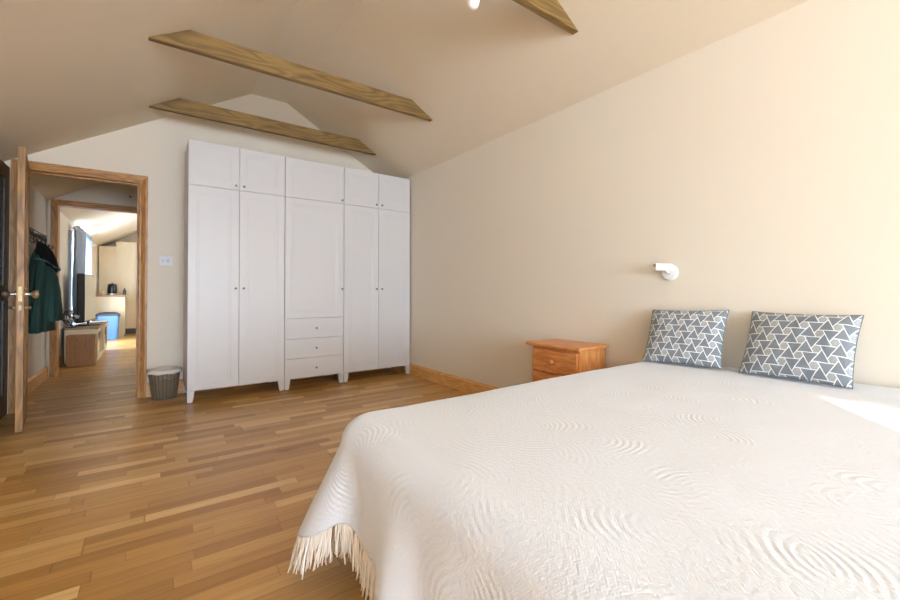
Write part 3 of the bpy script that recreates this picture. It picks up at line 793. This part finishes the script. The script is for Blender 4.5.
for k in range(4):
    a = 2*PI*k/4; bl.add([(-.006, .015*math.cos(a), .14+.015*math.sin(a)), (.006, .09*math.cos(a-.3), .14+.09*math.sin(a-.3)), (.008, .1*math.cos(a+.1), .14+.1*math.sin(a+.1)), (-.006, .07*math.cos(a+.5), .14+.07*math.sin(a+.5)), (-.008, .015*math.cos(a+.9), .14+.015*math.sin(a+.9))], [(0, 1, 2, 3, 4)])
o = bl.build('blade', M_wplast, ft); o.modifiers.new('s', 'SOLIDIFY').thickness = .002
cbm = MB().tube([(XL+.032, 7.424, SZ+.006), (XL+.030, 7.422, SZ-.02), (XL+.028, 7.420, .3), (XL+.030, 7.42, .02), (XL+.045, 7.41, .008), (XL+.06, 7.39, .008)], .007, 8)
tag(cbm.build('power_cable', M_black, None, True), 'black cable running down the near end of the television cabinet', 'cable')

# curtains
M_cur = plain('slate_blue_curtain', srgb(158, 166, 178), .9, bump=.3, bscale=150)
mcl, cnt, cbs = newmat('pale_blue_curtain'); cbs.inputs['Base Color'].default_value = srgb(176, 196, 214); cbs.inputs['Roughness'].default_value = .9
cbs.inputs['Transmission Weight'].default_value = 0
tr = cnt.nodes.new('ShaderNodeBsdfTranslucent'); tr.inputs[0].default_value = srgb(190, 208, 224); mixs = cnt.nodes.new('ShaderNodeMixShader'); mixs.inputs[0].default_value = .5
cnt.links.new(cbs.outputs[0], mixs.inputs[1]); cnt.links.new(tr.outputs[0], mixs.inputs[2]); cnt.links.new(mixs.outputs[0], cnt.nodes['Material Output'].inputs['Surface'])
def curtain(y0, y1, xc, amp, waves, mat, label, z0=.03, z1=1.93):
    n = waves*16; vs = []; fs = []; rows = 14
    for j in range(rows+1):
        z = z0+(z1-z0)*j/rows; k = .8+.2*(1-j/rows)
        for i in range(n+1):
            t = i/n; vs.append((xc+amp*k*math.sin(t*waves*2*PI)+.004*math.sin(z*5+i), y0+(y1-y0)*t+.01*math.sin(z*3+t*9), z))
    for j in range(rows):
        for i in range(n): a = j*(n+1)+i; fs.append((a, a+1, a+n+2, a+n+1))
    o = MB().add(vs, fs).build('curtain', mat, None, True); o.modifiers.new('s', 'SOLIDIFY').thickness = .002
    tag(o, label, 'curtain', 'curtains at the far room window')
    for k in range(waves*2):
        t = (k+.5)/(waves*2)*1.0
        MB().tube([(xc+.022*math.cos(a), y0+(y1-y0)*t, z1-.045+.022*math.sin(a)) for a in [2*PI*i/16 for i in range(16)]], .004, 6, True).build('eyelet', M_metal, o, True)
curtain(8.0, 8.90, XL+.075, .045, 5, M_cur, 'slate grey eyelet curtain gathered at the near side of the far room window', z0=.515)
curtain(9.10, 9.70, XL+.075, .045, 4, mcl, 'pale blue sunlit eyelet curtain farther along the far room window')
pl = thing('curtain_pole', 'metal curtain pole above the far room window', 'curtain pole', (XL+.075, 9.25, 1.885))
MB().tube([(0, -1.3, 0), (0, 1.3, 0)], .011, 12).build('pole', M_metal, pl, True)
for y in (-1.3, 1.3): MB().lathe([(.012, -.02), (.022, -.01), (.024, .005), (.014, .02), (.001, .022)], 14, (0, y, 0), Matrix.Rotation(PI/2, 4, 'X')).build('finial', M_metal, pl, True)
for y in (-1.26, 1.26): MB().box(-.074, y-.008, -.02, .0, y+.008, -.008).build('bracket', M_metal, pl)

# kitchen units
kc = thing('kitchen_counter', 'cream kitchen counter with speckled brown worktop in the far room', 'kitchen counter', (XL+.004, 11.35, 0))
MB().box(.003, .01, 0, .495, .62, .872).build('cabinet', M_cream, kc)
MB().box(.003, -.012, .06, .515, .01, .868, .002).build('end_panel', M_cream, kc)
MB().box(.0, -.03, .872, .54, .64, .908, .004).build('worktop', plain('speckled_worktop', srgb(150, 112, 78), .4), kc)
tc_ = thing('tall_cabinet', 'tall cream kitchen cupboards against the end wall of the far room', 'cabinet', (XL+.02, 12.06, 0))
MB().box(0, .022, .13, .3, .6, gz(XL+.02)-.02).box(.3, .022, .13, 2.3, .6, 2.13).build('body', M_cream, tc_)
MB().box(0, .07, 0, 2.3, .6, .13).build('plinth', plain('dark_plinth', srgb(88, 82, 74), .6), tc_)
for a, b, zt in ((.0, .30, 2.0), (.30, .655, 2.12), (.655, 1.25, 2.12), (1.25, 1.8, 2.12), (1.8, 2.3, 2.12)):
    dd = panel(a, b, .98 if a > .6 else .13, zt, .05).build('door', M_cream, tc_)
    if a > .6: panel(a, b, .13, .975, .05).build('door', M_cream, tc_)
kt = thing('kettle', 'black kettle on the worktop in the far room', 'kettle', (XL+.285, 11.62, .908))
MB().lathe([(.085, 0), (.088, .02), (.088, .03)], 28).build('base', M_metal, kt, True, shade=40)
MB().lathe([(.084, .03), (.088, .06), (.084, .16), (.076, .22), (.06, .238), (.002, .24)], 28).build('body', M_black, kt, True, shade=40)
MB().tube([(0, .08, .20), (0, .125, .19), (0, .13, .10), (0, .086, .06)], .010, 8).build('handle', M_black, kt, True)
MB().lathe([(.013, .238), (.016, .255), (.001, .26)], 14).build('lid_knob', M_black, kt, True)
tag(MB().lathe([(.04, 0), (.045, .01), (.045, .075), (.03, .095), (.03, .11), (.001, .112)], 20).build('storage_jar', plain('cream_jar', srgb(226, 206, 160), .4), None, True, loc=(XL+.14, 11.6, .908)), 'small cream jar on the worktop left of the black kettle', 'jar')
tag(MB().lathe([(.028, 0), (.03, .01), (.03, .09), (.012, .125), (.012, .15), (.001, .151)], 18).build('bottle', plain('dark_bottle', srgb(60, 48, 34), .3), None, True, loc=(XL+.50, 11.5, .908)), 'small dark bottle at the right end of the far worktop', 'bottle')
# blue bin
bn = thing('pedal_bin', 'blue bin with dark rounded rim in front of the kitchen counter', 'bin', (XL+.255, 11.02, 0))
def rr(hx, hy, r, z, n=8):
    out = []
    for cx, cy, a0 in ((hx-r, hy-r, 0), (-hx+r, hy-r, PI/2), (-hx+r, -hy+r, PI), (hx-r, -hy+r, 1.5*PI)):
        for i in range(n+1):
            a = a0+PI/2*i/n; out.append((cx+r*math.cos(a), cy+r*math.sin(a), z))
    return out
def rloft(lv):
    vs = []; fs = []
    for l in lv: vs += rr(*l)
    n = len(rr(*lv[0]))
    for i in range(len(lv)-1):
        for k in range(n): fs.append((i*n+k, i*n+(k+1) % n, (i+1)*n+(k+1) % n, (i+1)*n+k))
    fs.append(tuple(range(n-1, -1, -1))); fs.append(tuple((len(lv)-1)*n+k for k in range(n)))
    return MB().add(vs, fs)
rloft([(.155, .12, .04, .0), (.16, .125, .045, .03), (.185, .15, .05, .49)]).build('bin_body', plain('blue_plastic', srgb(96, 144, 196), .45), bn, True, shade=40)
rloft([(.197, .16, .05, .485), (.199, .162, .05, .505), (.19, .155, .05, .522), (.15, .12, .05, .545), (.06, .05, .03, .556)]).build('lid', plain('dark_grey_lid', srgb(58, 66, 78), .5), bn, True, shade=40)

# ------------------------------------------------------------------ camera
cam = bpy.data.cameras.new('camera'); co = bpy.data.objects.new('camera', cam); C.objects.link(co)
FPX = 414.0; cam.sensor_width = 36; cam.lens = FPX/900*36; cam.shift_y = -12.3/900
cam.clip_start = .02
co.location = (0, 0, .97); co.rotation_euler = (math.radians(90.6), 0, -math.atan(300/414))
bpy.context.scene.camera = co

# ------------------------------------------------------------------ light
sc_ = bpy.context.scene
w = bpy.data.worlds.new('daylight'); sc_.world = w; w.use_nodes = True
bg = w.node_tree.nodes['Background']; bg.inputs[0].default_value = (.80, .955, 1.15, 1); bg.inputs[1].default_value = 18.5
sd = Vector((.8*math.cos(math.radians(19.1)), .6*math.cos(math.radians(19.1)), -math.sin(math.radians(19.1))))
sl = bpy.data.lights.new('sun', 'SUN'); sl.energy = 3.2; sl.angle = math.radians(.6); sl.color = (1, .96, .90)
so = bpy.data.objects.new('sun', sl); C.objects.link(so); so.rotation_euler = sd.to_track_quat('-Z', 'Y').to_euler(); so.location = (-3, -4, 5)
def portal(name, loc, rot, sx, sy):
    l = bpy.data.lights.new(name, 'AREA'); l.shape = 'RECTANGLE'; l.size = sx; l.size_y = sy; l.cycles.is_portal = True
    o = bpy.data.objects.new(name, l); C.objects.link(o); o.location = loc; o.rotation_euler = rot
portal('window_portal', ((NW[0]+NW[1])/2, YN-T-.01, (NW[2]+NW[3])/2), (PI/2, 0, 0), NW[1]-NW[0], NW[3]-NW[2])
portal('window_portal', (XL-T-.01, (LW0+LW1)/2, 1.575), (PI/2, 0, -PI/2), LW1-LW0, .75)
portal('window_portal', (XR+T+.01, (RW0+RW1)/2, 1.525), (PI/2, 0, PI/2), RW1-RW0, .65)
portal('window_portal', (XL-T-.01, (WY0+WY1)/2, WZ1/2), (PI/2, 0, -PI/2), WY1-WY0, WZ1)

vs_ = sc_.view_settings; vs_.view_transform = 'Standard'; vs_.look = 'None'; vs_.gamma = 1; vs_.exposure = 0.70; vs_.use_curve_mapping = False
sc_.cycles.use_denoising = True
sc_.cycles.max_bounces = 12; sc_.cycles.diffuse_bounces = 8; sc_.cycles.sample_clamp_indirect = 6
sc_.cycles.use_light_tree = True
